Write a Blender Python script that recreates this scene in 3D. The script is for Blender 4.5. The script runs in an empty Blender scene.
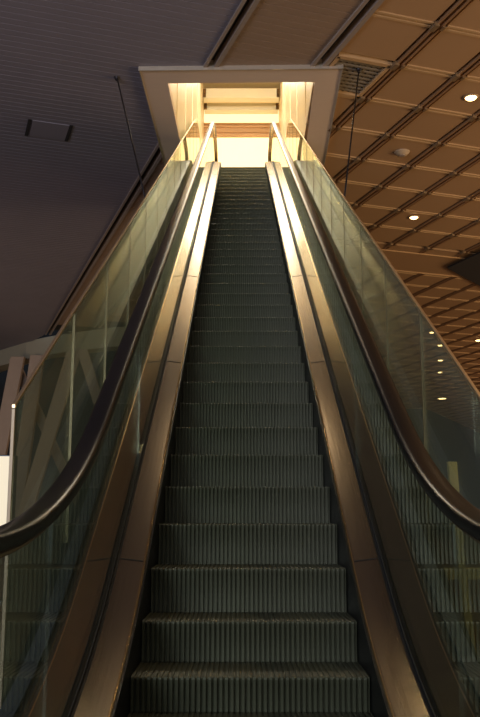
import bpy, bmesh, math, random
from mathutils import Vector, Matrix
random.seed(7)
S = bpy.context.scene
COL = S.collection
R = math.radians
# ---------------------------------------------------------------- camera (eye is the origin until the final shift)
cam_d = bpy.data.cameras.new('camera'); cam = bpy.data.objects.new('camera', cam_d); COL.objects.link(cam)
cam_d.sensor_fit = 'VERTICAL'; cam_d.sensor_height = 36.0
cam_d.lens = 36.0 * 864.0 / 717.0
cam_d.clip_start = 0.02; cam_d.clip_end = 400
cam.location = (-0.038, 0, 0)
cam.rotation_euler = (R(90 + 10.16), 0, R(0.1))
S.camera = cam
# ---------------------------------------------------------------- world, exposure
S.view_settings.view_transform = 'Standard'; S.view_settings.look = 'None'
S.view_settings.gamma = 1.0; S.view_settings.exposure = 0.0; S.view_settings.use_curve_mapping = False
try:
    S.cycles.transparent_max_bounces = 24
except Exception: pass
wd = bpy.data.worlds.new('world'); S.world = wd; wd.use_nodes = True
wd.node_tree.nodes['Background'].inputs['Color'].default_value = (0.55, 0.62, 0.75, 1)
wd.node_tree.nodes['Background'].inputs['Strength'].default_value = 0.30
# ---------------------------------------------------------------- lights
def area(name, loc, target, sx, sy, power, color):
    l = bpy.data.lights.new(name, 'AREA'); l.shape = 'RECTANGLE'; l.size = sx; l.size_y = sy
    l.energy = power; l.color = color
    o = bpy.data.objects.new(name, l); COL.objects.link(o); o.location = loc
    o.rotation_euler = (Vector(target) - Vector(loc)).to_track_quat('-Z', 'Y').to_euler()
    return o
area('cool_fill_left', (-9, -7, 2.2), (-5, 8, 6.8), 9, 4, 1900, (0.74, 0.77, 1.0))  # unseen cool area light added left behind the camera, lifts the grey ceiling
area('step_fill', (-4.5, -9, 3.2), (1, 9, 1.5), 6, 3.6, 150, (0.90, 0.94, 0.95))  # unseen light added behind the camera to brighten the step risers
area('warm_fill_right', (17, 10, 0.8), (7, 20, 6.8), 14, 3.2, 1500, (1.0, 0.74, 0.46))  # added fill, lifts the tan ceiling where floor bounce falls short
area('warm_fill_near', (6.5, -3.5, 1.2), (4, 10, 6.8), 5, 2.2, 90, (1.0, 0.78, 0.52))  # unseen warm fill added low on the right, aimed at the near ceiling
area('warm_fill_left', (-15, 22, 0.4), (-8, 28, 6.8), 8, 3, 170, (1.0, 0.78, 0.60))  # added uplight for the far left ceiling and ring beam, no visible source
area('warm_fill_far', (27, 33, 0.6), (14, 38, 6.8), 12, 3, 1500, (1.0, 0.66, 0.38))  # second added warm fill, brightens the far tan ceiling
area('landing_ceiling_fill', (0, 21.5, 12.8), (0, 18.5, 7.5), 2.0, 3.0, 210, (1.0, 0.90, 0.72))  # unseen area light, assumed from the bright shaft, shining down onto the top steps
area('landing_front_fill', (0, 14.2, 11.5), (0, 26, 9.8), 1.8, 1.8, 300, (1.0, 0.93, 0.78))  # unseen light added inside the shaft to brighten its far end
# ---------------------------------------------------------------- materials
def lin(c): return tuple(((v / 255) / 12.92 if v / 255 <= 0.04045 else (((v / 255) + 0.055) / 1.055) ** 2.4) for v in c) + (1,)
def mat(name, col, rough=0.5, metal=0.0, var=0.0, scale=8.0, stretch=(1, 1, 1), bump=0.0, emit=None, es=0.0, spec=None, coat=0.0):
    m = bpy.data.materials.new(name); m.use_nodes = True; nt = m.node_tree; b = nt.nodes['Principled BSDF']
    c = lin(col); b.inputs['Base Color'].default_value = c
    b.inputs['Roughness'].default_value = rough; b.inputs['Metallic'].default_value = metal
    if spec is not None: b.inputs['Specular IOR Level'].default_value = spec
    if coat: b.inputs['Coat Weight'].default_value = coat
    if var or bump:
        tc = nt.nodes.new('ShaderNodeTexCoord'); mp = nt.nodes.new('ShaderNodeMapping'); mp.inputs['Scale'].default_value = stretch
        nz = nt.nodes.new('ShaderNodeTexNoise'); nz.inputs['Scale'].default_value = scale; nz.inputs['Detail'].default_value = 4
        nt.links.new(tc.outputs['Object'], mp.inputs['Vector']); nt.links.new(mp.outputs['Vector'], nz.inputs['Vector'])
        if var:
            r = nt.nodes.new('ShaderNodeMix'); r.data_type = 'RGBA'
            r.inputs['A'].default_value = tuple(v * (1 - var) for v in c[:3]) + (1,)
            r.inputs['B'].default_value = tuple(min(1, v * (1 + var)) for v in c[:3]) + (1,)
            nt.links.new(nz.outputs['Fac'], r.inputs['Factor']); nt.links.new(r.outputs['Result'], b.inputs['Base Color'])
        if bump:
            bp = nt.nodes.new('ShaderNodeBump'); bp.inputs['Strength'].default_value = bump; bp.inputs['Distance'].default_value = 0.01
            nt.links.new(nz.outputs['Fac'], bp.inputs['Height']); nt.links.new(bp.outputs['Normal'], b.inputs['Normal'])
    if emit:
        b.inputs['Emission Color'].default_value = lin(emit); b.inputs['Emission Strength'].default_value = es
    return m
def glass(name, tint, ior=1.5, rough=0.0, reflect_veil=0.0):
    m = bpy.data.materials.new(name); m.use_nodes = True; nt = m.node_tree; nt.nodes.clear()
    out = nt.nodes.new('ShaderNodeOutputMaterial'); tr = nt.nodes.new('ShaderNodeBsdfTransparent'); gl = nt.nodes.new('ShaderNodeBsdfGlossy')
    tr.inputs['Color'].default_value = tint + (1,); gl.inputs['Roughness'].default_value = rough; gl.inputs['Color'].default_value = (1.0, 1.0, 0.92, 1)
    fr = nt.nodes.new('ShaderNodeFresnel'); ge = nt.nodes.new('ShaderNodeNewGeometry'); mr = nt.nodes.new('ShaderNodeMapRange')
    mr.inputs['To Min'].default_value = ior; mr.inputs['To Max'].default_value = 1 / ior
    nt.links.new(ge.outputs['Backfacing'], mr.inputs['Value']); nt.links.new(mr.outputs['Result'], fr.inputs['IOR'])
    mx = nt.nodes.new('ShaderNodeMixShader'); nt.links.new(fr.outputs[0], mx.inputs[0]); nt.links.new(tr.outputs[0], mx.inputs[1]); nt.links.new(gl.outputs[0], mx.inputs[2])
    last = mx
    if reflect_veil:
        df = nt.nodes.new('ShaderNodeBsdfDiffuse'); df.inputs['Color'].default_value = (0.55, 0.53, 0.42, 1)  # diffuse tint mixed in, standing for ceiling reflections on the glass
        m2 = nt.nodes.new('ShaderNodeMixShader'); m2.inputs[0].default_value = reflect_veil
        nt.links.new(mx.outputs[0], m2.inputs[1]); nt.links.new(df.outputs[0], m2.inputs[2]); last = m2
    nt.links.new(last.outputs[0], out.inputs[0])
    return m
M = dict(
    step=mat('grooved_step_metal', (76, 76, 57), 0.5, 0.4, 0.3, 3.0),
    stepdark=mat('step_body_dark', (22, 22, 20), 0.6, 0.3),
    skirt=mat('dark_skirt_metal', (20, 19, 18), 0.42, 0.5),
    deck=mat('brushed_bronze_deck', (138, 125, 106), 0.2, 1.0, 0.06, 2.0, (60, 1, 1), 0.03),
    strip=mat('brushed_steel_strip', (196, 186, 160), 0.24, 1.0, 0.06, 2.0, (60, 1, 1), 0.03),
    outer=mat('satin_outer_trim', (104, 112, 120), 0.35, 0.8),
    endpost=mat('barrier_end_post', (128, 112, 84), 0.4, 0.5),
    lip=mat('polished_deck_lip', (235, 205, 160), 0.2, 1.0),
    groove=mat('black_groove', (14, 13, 12), 0.6),
    rubber=mat('black_handrail_rubber', (9, 8, 9), 0.27, 0.0, spec=0.25),
    guide=mat('handrail_guide_steel', (190, 165, 130), 0.25, 1.0),
    cladding=mat('dark_truss_cladding', (60, 62, 60), 0.35, 0.7),
    steel=mat('rail_steel', (222, 192, 146), 0.3, 0.9),
    seal=mat('glass_joint_steel', (118, 104, 76), 0.35, 0.7),
    glass_in=glass('balustrade_glass', (0.90, 0.95, 0.90), 1.8),
    glass_out=glass('barrier_glass', (0.82, 0.88, 0.80), 1.55, 0.012, 0.05),
    slat=mat('grey_ceiling_slat', (132, 124, 128), 0.55, 0.0, 0.08, 1.5),
    slatb=mat('beige_ceiling_slat', (150, 124, 100), 0.55, 0.0, 0.08, 1.5),
    void=mat('ceiling_void', (40, 34, 30), 0.8),
    panel=mat('tan_ceiling_panel', (172, 134, 94), 0.55, 0.0, 0.06, 0.6),
    rib=mat('pale_ceiling_rib', (188, 150, 104), 0.5),
    rail=mat('dark_ceiling_track', (150, 112, 76), 0.5),
    channel=mat('grey_brown_channel', (160, 142, 126), 0.5, 0.2),
    trackback=mat('track_backing', (40, 30, 24), 0.6),
    clip=mat('track_clip', (150, 122, 88), 0.4, 0.4),
    frame=mat('opening_frame_brushed', (218, 192, 166), 0.5, 0.0, 0.10, 3.0, (1, 40, 1)),
    frame_edge=mat('opening_frame_edge', (205, 190, 165), 0.3, 0.5),
    shaft=mat('gilded_shaft_wall', (228, 212, 180), 0.38, 0.15, 0.10, 2.0, (1, 1, 0.3)),
    cream=mat('cream_plaster', (238, 220, 180), 0.6),
    trough=mat('cream_trough_metal', (240, 234, 212), 0.5),
    trough_in=mat('tan_trough_inside', (205, 180, 130), 0.6),
    band=mat('pinkish_wood_band', (228, 190, 152), 0.5, 0.0, 0.2, 4.0, (0.3, 1, 14)),
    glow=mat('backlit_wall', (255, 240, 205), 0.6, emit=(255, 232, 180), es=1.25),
    bolt=mat('bracket_steel', (120, 98, 66), 0.35, 0.8),
    floor=mat('polished_brown_floor', (96, 72, 48), 0.28, 0.0, 0.25, 1.2),
    darkwall=mat('dark_hall_wall', (26, 25, 22), 0.6),
    facade=mat('dark_facade_glazing', (18, 22, 24), 0.25),
    beam=mat('grey_ring_beam', (176, 166, 138), 0.6),
    strut=mat('tan_slanted_column', (164, 142, 120), 0.6, 0.0, 0.1, 2.0),
    lamp=mat('downlight_lens', (255, 240, 210), 0.5, emit=(255, 206, 140), es=8.0),
    ring=mat('downlight_ring', (170, 140, 100), 0.4, 0.3),
    vent=mat('vent_louvre', (150, 134, 110), 0.5, 0.4),
    sign=mat('lit_sign_face', (120, 116, 105), 0.5, emit=(255, 238, 200), es=0.8),
    yellow=mat('pale_yellow_paint', (250, 226, 150), 0.5),
    rod=mat('dark_rod_steel', (44, 38, 36), 0.45, 0.6),
    white=mat('grey_white_plastic', (176, 150, 116), 0.5),
)
# ---------------------------------------------------------------- mesh helpers
class MB:
    def __init__(s): s.bm = bmesh.new()
    def poly(s, pts): return s.bm.faces.new([s.bm.verts.new(p) for p in pts])
    def prism(s, base, top):
        a = [s.bm.verts.new(p) for p in base]; b = [s.bm.verts.new(p) for p in top]; n = len(a)
        s.bm.faces.new(a[::-1]); s.bm.faces.new(b)
        for i in range(n): s.bm.faces.new((a[i], a[(i + 1) % n], b[(i + 1) % n], b[i]))
    def box(s, x0, x1, y0, y1, z0, z1):
        s.prism([(x0, y0, z0), (x1, y0, z0), (x1, y1, z0), (x0, y1, z0)], [(x0, y0, z1), (x1, y0, z1), (x1, y1, z1), (x0, y1, z1)])
    def loft(s, rings, caps=True):
        vs = [[s.bm.verts.new(p) for p in r] for r in rings]; n = len(vs[0])
        for i in range(len(vs) - 1):
            for j in range(n): s.bm.faces.new((vs[i][j], vs[i][(j + 1) % n], vs[i + 1][(j + 1) % n], vs[i + 1][j]))
        if caps: s.bm.faces.new(vs[0][::-1]); s.bm.faces.new(vs[-1])
    def tube(s, a, b, r, n=10, r2=None):
        a = Vector(a); b = Vector(b); t = (b - a).normalized(); u = t.orthogonal().normalized(); w = t.cross(u)
        ring = lambda c, q: [c + (u * math.cos(2 * math.pi * k / n) + w * math.sin(2 * math.pi * k / n)) * q for k in range(n)]
        s.loft([ring(a, r), ring(b, r2 if r2 else r)])
    def lathe(s, c, prof, n=24):       # prof: (radius, z) pairs
        s.loft([[(c[0] + r * math.cos(2 * math.pi * k / n), c[1] + r * math.sin(2 * math.pi * k / n), c[2] + z) for k in range(n)] for r, z in prof])
    def cut_hole(s, x0, x1, y0, y1):
        for co, no in (((x0, 0, 0), (1, 0, 0)), ((x1, 0, 0), (1, 0, 0)), ((0, y0, 0), (0, 1, 0)), ((0, y1, 0), (0, 1, 0))):
            bmesh.ops.bisect_plane(s.bm, geom=s.bm.verts[:] + s.bm.edges[:] + s.bm.faces[:], plane_co=co, plane_no=no)
        d = [f for f in s.bm.faces if x0 < f.calc_center_median().x < x1 and y0 < f.calc_center_median().y < y1]
        bmesh.ops.delete(s.bm, geom=d, context='FACES')
    def build(s, name, m, parent=None, smooth=False, bevel=0.0, fix=True, sharp=False):
        if fix: bmesh.ops.recalc_face_normals(s.bm, faces=s.bm.faces[:])
        me = bpy.data.meshes.new(name); s.bm.to_mesh(me); s.bm.free(); me.materials.append(m)
        o = bpy.data.objects.new(name, me); COL.objects.link(o)
        if parent: o.parent = parent
        if smooth or sharp:
            for p in me.polygons: p.use_smooth = True
        if sharp: me.set_sharp_from_angle(angle=R(9))
        if bevel:
            b = o.modifiers.new('bevel', 'BEVEL'); b.width = bevel; b.segments = 2; b.limit_method = 'ANGLE'
        return o
def tag(o, label=None, cat=None, group=None, kind=None):
    for k, v in (('label', label), ('category', cat), ('group', group), ('kind', kind)):
        if v: o[k] = v
    return o
def thing(name, label, cat, loc=(0, 0, 0), group=None):
    o = bpy.data.objects.new(name, None); COL.objects.link(o); o.location = loc; o.empty_display_size = 0.1
    return tag(o, label, cat, group)
def structure(o): o['kind'] = 'structure'; return o
# ---------------------------------------------------------------- escalator path: nose line with curved ends; h is the offset square to it
SLOPE = math.tan(R(30)); C30 = math.cos(R(30))
RL, DL, RU, DU = 4.67, 2.2, 2.6, 20.4
line = lambda d: -3.064 + SLOPE * d
ZL = line(DL + RL * 0.5) + RL * C30          # centre of the lower arc
ZU = line(DU - RU * 0.5) - RU * C30          # centre of the upper arc
FLOOR = ZL - RL; UPPER = ZU + RU
def zoff(h, d):
    rl = RL - h; ru = RU + h
    if d <= DL: return ZL - rl
    if d < DL + rl * 0.5: return ZL - math.sqrt(rl * rl - (d - DL) ** 2)
    if d <= DU - ru * 0.5: return line(d) + h / C30
    if d < DU: return ZU + math.sqrt(ru * ru - (DU - d) ** 2)
    return ZU + ru
def path(d0, d1, cuts=()):
    """samples (d, z, nd, nz) on the nose curve"""
    out = [(d0, FLOOR, 0, 1)]
    for k in range(13):
        a = R(30) * k / 12; out.append((DL + RL * math.sin(a), ZL - RL * math.cos(a), -math.sin(a), math.cos(a)))
    for k in range(1, 12):
        d = (DL + RL * .5) + ((DU - RU * .5) - (DL + RL * .5)) * k / 12; out.append((d, line(d), -0.5, C30))
    for k in range(13):
        a = R(30) * (1 - k / 12); out.append((DU - RU * math.sin(a), ZU + RU * math.cos(a), -math.sin(a), math.cos(a)))
    out.append((d1, UPPER, 0, 1)); return out
PATH = path(1.35, 22.3)
def sweep(mb, cross, samples=PATH):
    mb.loft([[(X, d + nd * h, z + nz * h) for X, h in cross] for d, z, nd, nz in samples])
def mirror(cross, s): return [(X * s, h) for X, h in cross]

# ================================================================ STRUCTURE
H = 6.8
U = Vector((math.sin(R(-19)), math.cos(R(-19)), 0)); V = Vector((math.cos(R(-19)), -math.sin(R(-19)), 0))
def W(u, v, z): p = U * u + V * v; return (p.x, p.y, z)
def uvbox(mb, u0, u1, v0, v1, z0, z1):
    mb.prism([W(u0, v0, z0), W(u1, v0, z0), W(u1, v1, z0), W(u0, v1, z0)], [W(u0, v0, z1), W(u1, v0, z1), W(u1, v1, z1), W(u0, v1, z1)])
OX0, OX1, OY0, OY1 = -1.21, 1.13, 12.77, 20.0        # opening in the ceiling
def hole(mb): mb.cut_hole(OX0, OX1, OY0, OY1)
# floor
mb = MB(); mb.box(-40, 60, -14, 90, FLOOR - 0.3, FLOOR); o = structure(mb.build('floor', M['floor']))
# ceiling backing
mb = MB()
mb.prism([W(-14, -32, H + .16), W(33.2, -32, H + .16), W(33.2, 9, H + .16), W(-14, 9, H + .16)], [W(-14, -32, H + .3), W(33.2, -32, H + .3), W(33.2, 9, H + .3), W(-14, 9, H + .3)])
mb.prism([W(-14, 9, H + .16), W(75, 9, H + .16), W(75, 55, H + .16), W(-14, 55, H + .16)], [W(-14, 9, H + .3), W(75, 9, H + .3), W(75, 55, H + .3), W(-14, 55, H + .3)])
hole(mb); structure(mb.build('ceiling', M['void']))
# left part: narrow grey slats
edge = [(-14, 3.42), (33.4, 3.42), (35.3, 3.0), (37.7, 1.9), (42, -.5), (50, -7)]
def vmax(u):
    for (a, va), (b, vb) in zip(edge, edge[1:]):
        if u <= b: return va + (vb - va) * (u - a) / (b - a)
    return -8
mb = MB(); u = -14.0
while u < 44:
    uvbox(mb, u, u + .134, -32, vmax(u + .07), H, H + .17); u += .15
hole(mb); structure(mb.build('ceiling', M['slat']))
# strip between the two channels: beige slats
mb = MB(); u = -14.0
while u < 31.4:
    uvbox(mb, u, u + .134, 3.64, 4.97, H, H + .17); u += .15
hole(mb); structure(mb.build('ceiling', M['slatb']))
# channels
def channel(v0, v1, u1, name='trim_1'):
    mb = MB(); w = v1 - v0
    uvbox(mb, -14, u1, v0, v0 + w * .22, H - .03, H + .12)
    uvbox(mb, -14, u1, v1 - w * .30, v1, H - .03, H + .12)
    hole(mb); structure(mb.build(name, M['channel']))
    mb = MB(); uvbox(mb, -14, u1, v0 + w * .22, v1 - w * .30, H + .1, H + .15); hole(mb); structure(mb.build(name, M['void']))
channel(3.42, 3.64, 33.3, 'trim_1'); channel(4.97, 5.22, 31.4, 'trim_2')
# right part: grid of tan panels, dark twin tracks, pale twin ribs
P0, PV, Q0, PU = 6.26, 1.075, 10.86, 1.145
mp, mr, mt, mc, mb2 = MB(), MB(), MB(), MB(), MB()
def ulimit(v): return 31.4 if v < 9 else 74
for i in range(-1, 40):
    vc = P0 + PV * i                       # track to the right of this column
    v0, v1 = (vc - PV + .115 if i > -1 else 5.22), vc - .115
    if i == -1: continue
    for j in range(-20, 56):
        u0 = Q0 + PU * j; u1 = u0 + PU
        if u0 < -13 or u1 > ulimit(vc): continue
        if 19.3 < (u0 + u1) / 2 < 21.0: continue
        if i == 0 and j == 0: continue      # the air grille sits here
        vv0 = v0 if i > 0 else 5.22
        uvbox(mp, u0 + .075, u1 - .075, vv0, v1, H, H + .05)
        for k in (.045, -.045):
            uvbox(mr, u0 + k - .022, u0 + k + .022, vv0, v1, H - .018, H + .04)
    segs = [(-13, 19.3), (21.0, ulimit(vc))]
    for a, b in segs:
        for k in (-.045, .045):
            uvbox(mt, a, b, vc + k - .016, vc + k + .016, H - .025, H + .05)
        uvbox(mb2, a, b, vc - .14, vc + .14, H + .051, H + .07)
    for j in range(-3, 24):
        u0 = Q0 + PU * j
        if u0 > 19: continue
        uvbox(mc, u0 - .085, u0 + .085, vc - .105, vc - .03, H - .06, H + .02)
        uvbox(mc, u0 - .05, u0 + .05, vc + .045, vc + .09, H - .04, H + .02)
# flush plain band across the grid
uvbox(mp, 18.95, 20.98, 5.22, 9, H - .004, H + .05); uvbox(mp, 18.95, 20.98, 9, 48, H - .004, H + .05)
uvbox(mr, 19.36, 19.42, 5.22, 48, H - .03, H + .05); uvbox(mr, 20.98, 21.03, 5.22, 48, H - .03, H + .05)
for m_, n_, k_ in ((mp, 'ceiling', 'panel'), (mr, 'trim_3', 'rib'), (mt, 'trim_4', 'rail'), (mc, 'trim_5', 'clip'), (mb2, 'trim_4', 'trackback')):
    hole(m_); structure(m_.build(n_, M[k_]))
# dark plate right of the band, its colour standing for a recess's shade
mb = MB(); pts = [(5.68, 23.2), (6.6, 20.7), (9.6, 22.5), (8.1, 26.4)]
mb.prism([(x, y, H - .10) for x, y in pts], [(x, y, H - .055) for x, y in pts]); structure(mb.build('trim_6', M['void']))
# frame round the opening
def rot(p, a=-1.05, c=(0, 12.77)):
    a = R(a); x, y = p[0] - c[0], p[1] - c[1]
    return (c[0] + x * math.cos(a) - y * math.sin(a), c[1] + x * math.sin(a) + y * math.cos(a))
fx0, fx1, fy0, fy1 = -1.60, 1.52, 12.33, 20.4
outer = [rot(p) for p in ((fx0, fy0), (fx1, fy0), (fx1, fy1), (fx0, fy1))]
inner = [rot(p) for p in ((OX0 - .0, OY0), (OX1, OY0), (OX1, OY1), (OX0, OY1))]
mb = MB()
for k in range(4):
    q = [outer[k], outer[(k + 1) % 4], inner[(k + 1) % 4], inner[k]]
    mb.prism([(x, y, H - .05) for x, y in q], [(x, y, H + .1) for x, y in q])
structure(mb.build('trim_7', M['frame']))
mb = MB()
for k in range(4):
    q = [outer[k], outer[(k + 1) % 4]]
    a, b = Vector((*q[0], 0)), Vector((*q[1], 0)); t = (b - a).normalized(); n = Vector((t.y, -t.x, 0)) * .013
    base = [a - t * .02, b + t * .02, b + n + t * .02, a + n - t * .02]
    mb.prism([(p.x, p.y, H - .07) for p in base], [(p.x, p.y, H + .05) for p in base])
structure(mb.build('trim_8', M['frame_edge']))
# shaft and upper landing
SC = 12.95
for s, n in ((-1, 'wall_left'), (1, 'wall_right')):
    mb = MB(); x = OX0 if s < 0 else OX1
    mb.box(min(x, x + s * .12), max(x, x + s * .12), OY0, 25.3, H + .1, SC)
    for dd in (14.6, 16.9, 19.2, 21.5, 23.8):       # panel joints
        mb.box(min(x, x - s * .012), max(x, x - s * .012), dd, dd + .03, H + .12, SC)
    structure(mb.build(n, M['shaft']))
    mb = MB(); mb.box(min(x, s * 1.75), max(x, s * 1.75), 25.2, 25.3, UPPER, SC); mb.box(min(s * 1.65, s * 1.75), max(s * 1.65, s * 1.75), 25.3, 26.4, UPPER, SC)
    structure(mb.build(n, M['cream']))
mb = MB(); mb.box(OX0 - .12, OX1 + .12, OY0 - .12, OY0, H + .1, SC); structure(mb.build('wall_front', M['cream']))
mb = MB(); mb.box(-1.75, 1.75, OY0 - .12, 26.5, SC, SC + .1); structure(mb.build('ceiling', M['cream']))
mb = MB(); mb.box(-1.75, 1.75, 26.3, 26.45, UPPER, 11.98); structure(mb.build('wall_back', M['glow']))
mb = MB(); mb.box(-1.75, 1.75, 26.3, 26.45, 12.46, SC); structure(mb.build('wall_back', M['glow']))
mb = MB(); mb.box(-1.75, 1.75, 26.26, 26.45, 11.98, 12.46)
for z in (12.02, 12.14, 12.30, 12.42): mb.box(-1.7, 1.7, 26.2, 26.27, z, z + .035)
structure(mb.build('trim_9', M['band']))
mb = MB(); mb.box(-1.2, 1.12, 22.31, 26.3, UPPER - .25, UPPER - .012); mb.box(-1.75, -1.2, 25.3, 26.3, UPPER - .25, UPPER - .012); mb.box(1.12, 1.75, 25.3, 26.3, UPPER - .25, UPPER - .012)
structure(mb.build('floor', M['cream']))
# hall walls far away
mb = MB(); mb.prism([(-12, 56, FLOOR), (12.2, 56.8, FLOOR), (12.2, 57.2, FLOOR), (-12, 56.5, FLOOR)], [(-12, 56, H), (12.2, 56.8, H), (12.2, 57.2, H), (-12, 56.5, H)]); structure(mb.build('wall_back', M['darkwall']))
mb = MB(); mb.prism([(12.2, 56.8, FLOOR), (26, 86, FLOOR), (25.7, 86.3, FLOOR), (11.9, 57.1, FLOOR)], [(12.2, 56.8, H + .1), (26, 86, H + .1), (25.7, 86.3, H + .1), (11.9, 57.1, H + .1)]); structure(mb.build('wall_right', M['darkwall']))
mb = MB(); mb.box(-40, -1, 44, 44.3, FLOOR, 16)
for k in range(14): mb.box(-40 + k * 2.8, -39.9 + k * 2.8, 43.8, 44, FLOOR, 16)
structure(mb.build('window_1', M['facade']))
# ================================================================ ring beam and slanted columns beyond the ceiling edge
ring = [(-22, 56), (-15.5, 45), (-12.4, 39.5), (-10.2, 36.4), (-8.5, 34.5), (-6.9, 33.2), (-4.6, 31.9), (-2.2, 31.1), (0.5, 30.6), (3, 30.4)]
mb = MB(); rings = []
for k, p in enumerate(ring):
    a = Vector(ring[max(0, k - 1)]); b = Vector(ring[min(len(ring) - 1, k + 1)]); t = (b - a).normalized(); n = Vector((-t.y, t.x)) * .35
    rings.append([(p[0] - n.x, p[1] - n.y, 6.12), (p[0] + n.x, p[1] + n.y, 6.12), (p[0] + n.x, p[1] + n.y, 6.86), (p[0] - n.x, p[1] - n.y, 6.86)])
mb.loft(rings)
tag(mb.build('ring_beam', M['beam'], bevel=.03), 'long curved grey beam under the far left ceiling edge, above the slanted columns', 'beam')
struts = [((-8.95, 33.9), (-9.9, 33.6), 'thick pale column farthest left, leaning slightly left towards its foot'),
          ((-8.1, 33.6), (-8.75, 33.4), 'slim column second from the left under the curved beam, almost upright'),
          ((-6.45, 32.6), (-8.46, 33.0), 'broad tan column leaning strongly left, ending beside the barrier joint'),
          ((-6.1, 32.3), (-3.7, 32.6), 'thin column leaning right from under the curved beam beside the handrail'),
          ((-9.3, 34.6), (-5.6, 33.9), 'thin column crossing behind the others, leaning right to its foot'),
          ((-4.2, 31.5), (-5.9, 31.9), 'tan column leaning left, seen between glass joint and handrail'),
          ((-10.8, 36.6), (-13.2, 36.2), 'column at the outermost left of the slanted row')]
for k, (t, b, lab) in enumerate(struts):
    mb = MB(); w = .2 if k in (3, 4) else .27
    mb.loft([[(p[0] - w, p[1] - .13, z), (p[0] + w, p[1] - .13, z), (p[0] + w, p[1] + .13, z), (p[0] - w, p[1] + .13, z)] for p, z in ((b, FLOOR), (t, 6.14))])
    tag(mb.build('slanted_column', M['strut'], bevel=.02), lab, 'column', 'slanted columns under the curved beam')

# ================================================================ ESCALATOR
esc = thing('escalator', 'long steep escalator of dark grooved steps with bronze decks rising to the lit opening', 'escalator', (0, 2.0, FLOOR))
EO = Vector((0, -2.0, -FLOOR))
def epart(mb, name, m, **k):
    bmesh.ops.translate(mb.bm, vec=EO, verts=mb.bm.verts[:]); return mb.build(name, m, esc, **k)
# steps: one mesh shared by every step
def step_mesh():
    mb = MB(); bm = mb.bm; w = .527; pitch = .0245; n = int(2 * w / pitch)
    prof = [(.398, -.012, 0, .3), (.398, 0, 0, .3), (.008, 0, 0, .3), (.002, -.003, -.2, .25), (.0, -.012, -.5, 0)]
    for k in range(1, 9):
        t = k / 8; prof.append((.016 * math.sin(t * math.pi * .9), -.012 - .245 * t, -1, 0))
    cols = []
    for i in range(n):
        x = -w + i * pitch
        for dx, dep in ((0, 0), (pitch * .50, 0), (pitch * .56, .014), (pitch * .94, .014)): cols.append((x + dx, dep))
    cols.append((-w + n * pitch, 0)); cols.append((w, 0))
    vs = [[bm.verts.new((x, y - ny * dep, z - nz * dep)) for y, z, ny, nz in prof] for x, dep in cols]
    for a, b in zip(vs, vs[1:]):
        for j in range(len(prof) - 1): bm.faces.new((a[j], a[j + 1], b[j + 1], b[j]))
    bmesh.ops.recalc_face_normals(bm, faces=bm.faces[:])
    me = bpy.data.meshes.new('step'); bm.to_mesh(me)
    me.flip_normals() if me.polygons[0].normal.y < -2 else None
    bm.free(); me.materials.append(M['step']); return me
sm = step_mesh()
k = -5
while True:
    d = 4.0 + .4 * k
    if d > 20.7: break
    o = bpy.data.objects.new('step', sm); COL.objects.link(o); o.parent = esc
    o.location = Vector((0, d, zoff(0, d))) + EO
    k += 1
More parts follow.
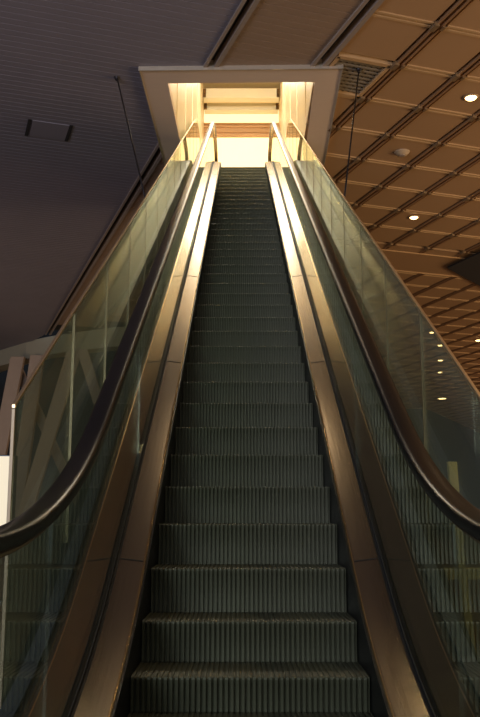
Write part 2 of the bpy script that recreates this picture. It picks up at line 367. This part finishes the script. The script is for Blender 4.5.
# dark band of step bodies beneath the treads
mb = MB(); sweep(mb, [(-.52, -.42), (.52, -.42), (.52, -.30), (-.52, -.30)]); epart(mb, 'step_chain_cover', M['stepdark'])
for s in (-1, 1):
    mb = MB(); sweep(mb, mirror([(.532, -.35), (.560, -.35), (.560, .10), (.532, .10)], s)); epart(mb, 'skirt_panel', M['skirt'])
    mb = MB(); sweep(mb, mirror([(.545, .100), (.556, .104), (.679, .122), (.679, .08), (.56, .06), (.545, .06)], s)); epart(mb, 'inner_deck', M['deck'], sharp=True)
    mb = MB(); sweep(mb, mirror([(.536, .092), (.546, .1045), (.552, .1045), (.552, .085)], s)); epart(mb, 'deck_lip', M['lip'])
    mb = MB(); sweep(mb, mirror([(.680, .06), (.702, .06), (.702, .128), (.696, .128), (.693, .112), (.680, .112)], s)); epart(mb, 'glass_gasket', M['groove'])
    mb = MB(); sweep(mb, mirror([(.716, .135), (.895, .135), (.895, .08), (.716, .08)], s)); epart(mb, 'outer_deck', M['cladding'], sharp=True)
    mb = MB(); sweep(mb, mirror([(.896, .150), (.960, .150), (.960, .08), (.896, .08)], s)); epart(mb, 'outer_deck_trim', M['outer'], sharp=True)
    # joints across the decks
    for d in (3.95, 4.72, 7.35, 9.9, 12.4, 14.9, 17.4):
        n = Vector((0, -.5, C30)); t = Vector((0, C30, .5)); c = Vector((0, d, line(d)))
        for (x0, h0), (x1, h1) in (((.556, .1040), (.678, .1218)),):
            mb = MB(); q = [(x0, h0 - .01), (x1, h1 - .01), (x1 - .001, h1 + .0025), (x0 - .001, h0 + .0025)]
            mb.prism([c + Vector((X * s, 0, 0)) + n * h - t * .0025 for X, h in q], [c + Vector((X * s, 0, 0)) + n * h + t * .0025 for X, h in q])
            epart(mb, 'deck_joint', M['groove'])
    # truss cladding on the outside
    mb = MB(); rings = []
    for d, z, nd, nz in path(2.0, 22.3):
        top = (d + nd * .078, z + nz * .078); bd, bz = d - nd * .95, z - nz * .95
        bz = max(bz, FLOOR + .003)
        tz = max(top[1], bz + .01)
        rings.append([(.92 * s, top[0], tz), (.945 * s, top[0], tz), (.945 * s, bd, bz), (.92 * s, bd, bz)])
    mb.loft(rings); epart(mb, 'side_cladding', M['cladding'])
    # glass
    cuts = [1.35, 3.1, 5.62, 8.14, 10.66, 13.18, 15.7, 18.22, 20.2, 21.15]
    for a, b in zip(cuts, cuts[1:]):
        n = 10; top = [(a + .003 + (b - a - .006) * i / n) for i in range(n + 1)]
        pts = [(d, zoff(.965, d)) for d in top] + [(d, zoff(.09, d)) for d in top[::-1]]
        mb = MB(); mb.prism([(s * .7035, d, z) for d, z in pts], [(s * .7155, d, z) for d, z in pts]); epart(mb, 'glass_panel', M['glass_in'])
    for cd, sg in ((1.35, -1), (21.15, 1)):
        pts = [(cd + sg * .005 + sg * .375 * math.sin(math.pi * i / 14), zoff(.595, cd) + .37 * math.cos(math.pi * i / 14)) for i in range(15)]
        mb = MB(); mb.prism([(s * .7035, d, z) for d, z in pts], [(s * .7155, d, z) for d, z in pts]); epart(mb, 'glass_panel', M['glass_in'])
    # handrail: one loop from newel to newel
    cen = []
    hz = .989
    for i in range(13): a = math.pi * i / 12; cen.append((1.35 - .394 * math.sin(a), zoff(.595, 1) - .394 * math.cos(a)))
    cen.insert(0, (1.7, cen[0][1]))
    for d, z, nd, nz in PATH[1:-1]: cen.append((d + nd * hz, z + nz * hz))
    for i in range(13): a = math.pi * i / 12; cen.append((21.15 + .394 * math.sin(a), zoff(.595, 22) + .394 * math.cos(a)))
    cen.append((20.8, cen[-1][1]))
    def ell(c, t, rx, rz, off, n=24):
        nn = Vector((0, -t.z, t.y)); sp = lambda v: math.copysign(abs(v) ** .6, v)
        return [c + nn * (off + rz * sp(math.sin(2 * math.pi * k / n))) + Vector((rx * sp(math.cos(2 * math.pi * k / n)), 0, 0)) for k in range(n)]
    for nm, m_, rx, rz, off in (('handrail', 'rubber', .050, .029, 0), ('handrail_guide', 'guide', .026, .010, -.034)):
        rr = []
        for i, p in enumerate(cen):
            a = Vector((0, *cen[max(0, i - 1)])); b = Vector((0, *cen[min(len(cen) - 1, i + 1)])); t = (b - a).normalized()
            rr.append(ell(Vector((s * .7095, *p)), t, rx, rz, off))
        mb = MB(); mb.loft(rr); epart(mb, nm, M[m_], smooth=True)
mb = MB(); rings = []
for d, z, nd, nz in path(2.0, 22.3):
    bd, bz = d - nd * .95, max(z - nz * .95, FLOOR + .003); rings.append([(-.92, bd, bz), (.92, bd, bz), (.92, bd, bz + .02), (-.92, bd, bz + .02)])
mb.loft(rings); epart(mb, 'truss_underside', M['cladding'])
for a, b, z in ((1.0, 2.0, FLOOR), (21.1, 22.3, UPPER)):
    mb = MB(); mb.box(-.53, .53, a, b, z + .001, z + .012)
    for i in range(20): mb.box(-.5 + i * .05, -.48 + i * .05, a + .02, b - .02, z + .012, z + .015)
    epart(mb, 'landing_plate', M['step'])

# ================================================================ glass barriers outside the balustrades
HB = 1.084; XB = 1.10
for s, side in ((-1, 'left'), (1, 'right')):
    g = thing('glass_barrier', 'tall glass barrier with thin steel top rail along the %s side of the escalator' % side, 'barrier', (s * XB, 4.01, FLOOR), 'glass barriers beside the escalator')
    off = Vector((-s * XB, -4.01, -FLOOR))
    def bp(mb, name, m, **k):
        bmesh.ops.translate(mb.bm, vec=off, verts=mb.bm.verts[:]); return mb.build(name, m, g, **k)
    js = [4.01, 5.36]
    while js[-1] < 21: js.append(js[-1] + 1.26)
    js[-1] = 21.3
    lowz = lambda d: max(zoff(-.20, d), FLOOR + .02)
    for a, b in zip(js, js[1:]):
        n = 8; ds = [a + .006 + (b - a - .012) * i / n for i in range(n + 1)]
        pts = [(d, zoff(HB - .01, d)) for d in ds] + [(d, lowz(d)) for d in ds[::-1]]
        mb = MB(); mb.prism([(s * XB - .006, d, z) for d, z in pts], [(s * XB + .006, d, z) for d, z in pts]); bp(mb, 'glass_panel', M['glass_out'])
    for d in js[1:-1]:
        mb = MB(); mb.box(s * XB - .008, s * XB + .008, d - .008, d + .008, lowz(d), zoff(HB - .02, d)); bp(mb, 'joint_strip', M['seal'])
    mb = MB(); mb.box(s * XB - .009, s * XB + .009, 4.0, 4.015, FLOOR + .002, zoff(HB, 4.01) - .02); bp(mb, 'end_post', M['endpost'], bevel=.003)
    mb = MB(); rings = []
    ds = [4.0 + (21.3 - 4.0) * i / 90 for i in range(91)]
    for d in ds:
        z = zoff(HB, d); rings.append([(s * XB - .010, d, z - .016), (s * XB + .010, d, z - .016), (s * XB + .010, d, z + .006), (s * XB - .010, d, z + .006)])
    mb.loft(rings); bp(mb, 'top_rail', M['steel'], bevel=.004)
    mb = MB(); mb.box(s * XB - .014, s * XB + .014, 21.28, 21.31, UPPER, zoff(HB, 21.3)); bp(mb, 'end_post', M['steel'])
    mb = MB(); rings = []
    for d in ds:
        z = lowz(d); x0, x1 = sorted((s * .948, s * 1.125)); rings.append([(x0, d, z - .018), (x1, d, z - .018), (x1, d, z + .03), (x0, d, z + .03)])
    mb.loft(rings); bp(mb, 'base_channel', M['cladding'])
# ================================================================ hanging rods
for s, top, bot, lab in ((-1, (-2.01, 12.68, H), (-1.115, 9.2, 3.475), 'thin dark steel rod from a hook in the grey slatted ceiling to the left barrier'),
                         (1, (1.79, 12.43, H), (1.115, 9.2, 3.475), 'thin dark steel rod from beside the air grille to the right barrier')):
    g = thing('hanging_rod', lab, 'rod', top, 'rods holding the barriers'); o_ = -Vector(top)
    mb = MB(); mb.tube(top, bot, .011); bmesh.ops.translate(mb.bm, vec=o_, verts=mb.bm.verts[:]); mb.build('rod', M['rod'], g, smooth=True)
    mb = MB(); mb.lathe((0, 0, -.03), [(.02, -.03), (.035, -.01), (.05, .03)], 14); mb.build('ceiling_hook', M['rod'], g)
# ================================================================ light troughs over the landing
for d, z0, z1, lab in ((24.5, 12.44, 12.75, 'cream light trough spanning the lit shaft, the nearer and higher of two'), (25.15, 12.36, 12.60, 'cream light trough spanning the lit shaft, the farther and lower of two')):
    xa, xb = (OX0, OX1)
    g = thing('light_trough', lab, 'light fitting', (0, d, z0), 'light troughs over the landing')
    mb = MB(); mb.box(xa + .02, xb - .02, -.03, 0, 0, z1 - z0); mb.box(xa + .02, xb - .02, 0, .22, 0, .03); mb.box(xa + .02, xb - .02, .22, .25, 0, z1 - z0)
    mb.build('trough_body', M['trough'], g, bevel=.006)
    for k in range(5):
        mb = MB(); mb.box(-.9 + k * .44, -.885 + k * .44, 0.0, .22, .03, z1 - z0 - .02); mb.build('divider', M['trough_in'], g)
    for x in (xa + .05, xb - .05):
        mb = MB(); mb.box(x - .045, x + .045, -.06, -.03, .02, z1 - z0 - .02); b = mb.build('end_bracket', M['bolt'], g)
        mb = MB(); mb.tube((x, -.10, (z1 - z0) / 2), (x, -.06, (z1 - z0) / 2), .05, 14); mb.build('bolt', M['bolt'], b)
mb = MB(); mb.box(OX0 + .02, OX1 - .02, 24.75, 24.95, 12.55, 12.9); structure(mb.build('trim_10', M['trough_in']))
# ================================================================ ceiling fittings
def downlight(x, y, lab, r=.13, power=60, z=H):
    g = thing('downlight', lab, 'downlight', (x, y, z - .002), 'round downlights in the tan ceiling')
    mb = MB(); mb.lathe((0, 0, 0), [(r * .72, .0), (r * .78, -.022), (r, -.018), (r * 1.02, 0)], 24); mb.build('trim_ring', M['ring'], g, smooth=True)
    mb = MB(); mb.lathe((0, 0, 0), [(.01, -.045), (r * .55, -.038), (r * .74, -.012), (r * .74, 0)], 20); mb.build('lens', M['lamp'], g, smooth=True)
    l = bpy.data.lights.new('lamp', 'SPOT'); l.energy = power; l.color = (1, .78, .5); l.spot_size = R(120); l.spot_blend = .6; l.shadow_soft_size = .08
    lo = bpy.data.objects.new('lamp', l); COL.objects.link(lo); lo.parent = g; lo.location = (0, 0, -.08)
for x, y, lab, r in ((3.77, 13.35, 'glowing round downlight near the top right corner, largest of them', .13),
                     (3.98, 19.24, 'glowing round downlight in the middle of the tan ceiling beside the barrier rail', .13),
                     (9.39, 33.76, 'small bright downlight at the right edge, beyond the plain ceiling band', .15),
                     (7.22, 32.22, 'downlight just under the barrier rail, nearest of the row seen through glass', .15),
                     (8.11, 34.8, 'second downlight of the row seen through the right barrier glass', .15),
                     (8.91, 38.33, 'third downlight of the row seen through the right barrier glass', .17),
                     (9.66, 41.69, 'fourth downlight of the row seen through the right barrier glass', .15),
                     (0.1, 10.15, 'assumed downlight in the grey ceiling straight above the escalator, just outside the top of the photo', .13),  # unseen lamp, assumed from the highlights on the decks
                     (3.9, 7.4, 'assumed downlight in the tan ceiling above the right barrier, outside the top of the photo', .13),  # another lamp out of view, assumed from the deck highlights
                     (3.3, 5.6, 'added unseen downlight in the tan ceiling, lighting the pale yellow railing', .13),  # invented lamp, put in to brighten the railing
                     (12.0, 51.5, 'farthest and brightest downlight seen through the right barrier glass', .34)):
    downlight(x, y, lab, r, 220 if x == 3.3 else 22 if y < 11 else 60)
g = thing('ceiling_speaker', 'small round pale disc on the tan ceiling between the downlights', 'speaker', (3.03, 15.56, H))
mb = MB(); mb.lathe((0, 0, 0), [(.06, -.075), (.10, -.06), (.115, -.03), (.14, -.02), (.15, .0)], 24); mb.build('housing', M['white'], g, smooth=True)
mb = MB(); mb.lathe((0, 0, 0), [(.01, -.085), (.055, -.082), (.06, -.072)], 18); mb.build('grille', M['channel'], g)
# air grille
g = thing('air_grille', 'dark square egg-crate air grille in the ceiling beside the opening frame', 'grille', W(10.95, 5.7, H)); og = -Vector(W(10.95, 5.7, H))
def gp(mb, n, m): hole_bm = mb; hole_bm.cut_hole(OX0, OX1, OY0, OY1); bmesh.ops.translate(mb.bm, vec=og, verts=mb.bm.verts[:]); return mb.build(n, m, g)
mb = MB()
for u0 in (10.90, 11.97): uvbox(mb, u0 - .04, u0 + .04, 5.25, 6.15, H - .03, H + .05)
for v0 in (5.27, 6.13): uvbox(mb, 10.9, 12.0, v0 - .03, v0 + .03, H - .03, H + .05)
gp(mb, 'grille_frame', M['rib'])
mb = MB()
for k in range(9): uvbox(mb, 11.0 + k * .105, 11.035 + k * .105, 5.3, 6.1, H - .005, H + .07)
for k in range(7): uvbox(mb, 10.94, 11.93, 5.4 + k * .105, 5.415 + k * .105, H + .01, H + .07)
gp(mb, 'louvre', M['vent'])
# hatch in the slatted ceiling
g = thing('ceiling_hatch', 'rectangular access hatch outlined by dark slots in the grey slatted ceiling', 'hatch', W(14.95, 1.45, H)); og = -Vector(W(14.95, 1.45, H))
mb = MB(); uvbox(mb, 14.62, 15.28, 1.12, 1.78, H - .012, H + .0); bmesh.ops.translate(mb.bm, vec=og, verts=mb.bm.verts[:]); mb.build('hatch_door', M['slat'], g)
for v0 in (1.07, 1.79):
    mb = MB(); uvbox(mb, 14.6, 15.3, v0 - .03, v0 + .03, H - .014, H - .002); bmesh.ops.translate(mb.bm, vec=og, verts=mb.bm.verts[:]); mb.build('edge_slot', M['void'], g)
# ================================================================ things on the hall floor
g = thing('lit_sign', 'glowing blank cream light box on a dark stand at the left edge', 'sign', (-3.5, 11, FLOOR))
mb = MB(); mb.box(-.58, .60, -.05, .10, .70, 1.80); mb.build('sign_case', M['cladding'], g, bevel=.01)
mb = MB(); mb.box(-.56, .59, -.058, -.048, .72, 1.78); mb.build('lit_face', M['sign'], g)
for x in (-.4, .4):
    mb = MB(); mb.box(x - .03, x + .03, -.02, .06, .03, .72); mb.build('leg', M['cladding'], g)
mb = MB(); mb.box(-.55, .55, -.2, .25, 0, .03); mb.build('base_plate', M['cladding'], g)
g = thing('railing', 'pale yellow railing with tall leaning post and cross rail behind the right barrier', 'railing', (1.69, 7, FLOOR))
mb = MB()
mb.loft([[(x - w, -.03, z), (x + w, -.03, z), (x + w, .03, z), (x - w, .03, z)] for x, z, w in ((.06, 0, .028), (.0, .66, .03), (-.035, 1.48, .036))]); mb.build('post', M['yellow'], g, bevel=.004)
mb = MB(); mb.box(-.16, 1.6, -.025, .025, .56, .65); mb.build('cross_rail', M['yellow'], g, bevel=.004)
mb = MB(); mb.box(1.5, 1.56, -.03, .03, 0, .9); mb.build('post', M['yellow'], g, bevel=.004)

# ================================================================ put the hall floor at z = 0
for o in list(COL.objects):
    if o.parent is None: o.location.z += -FLOOR
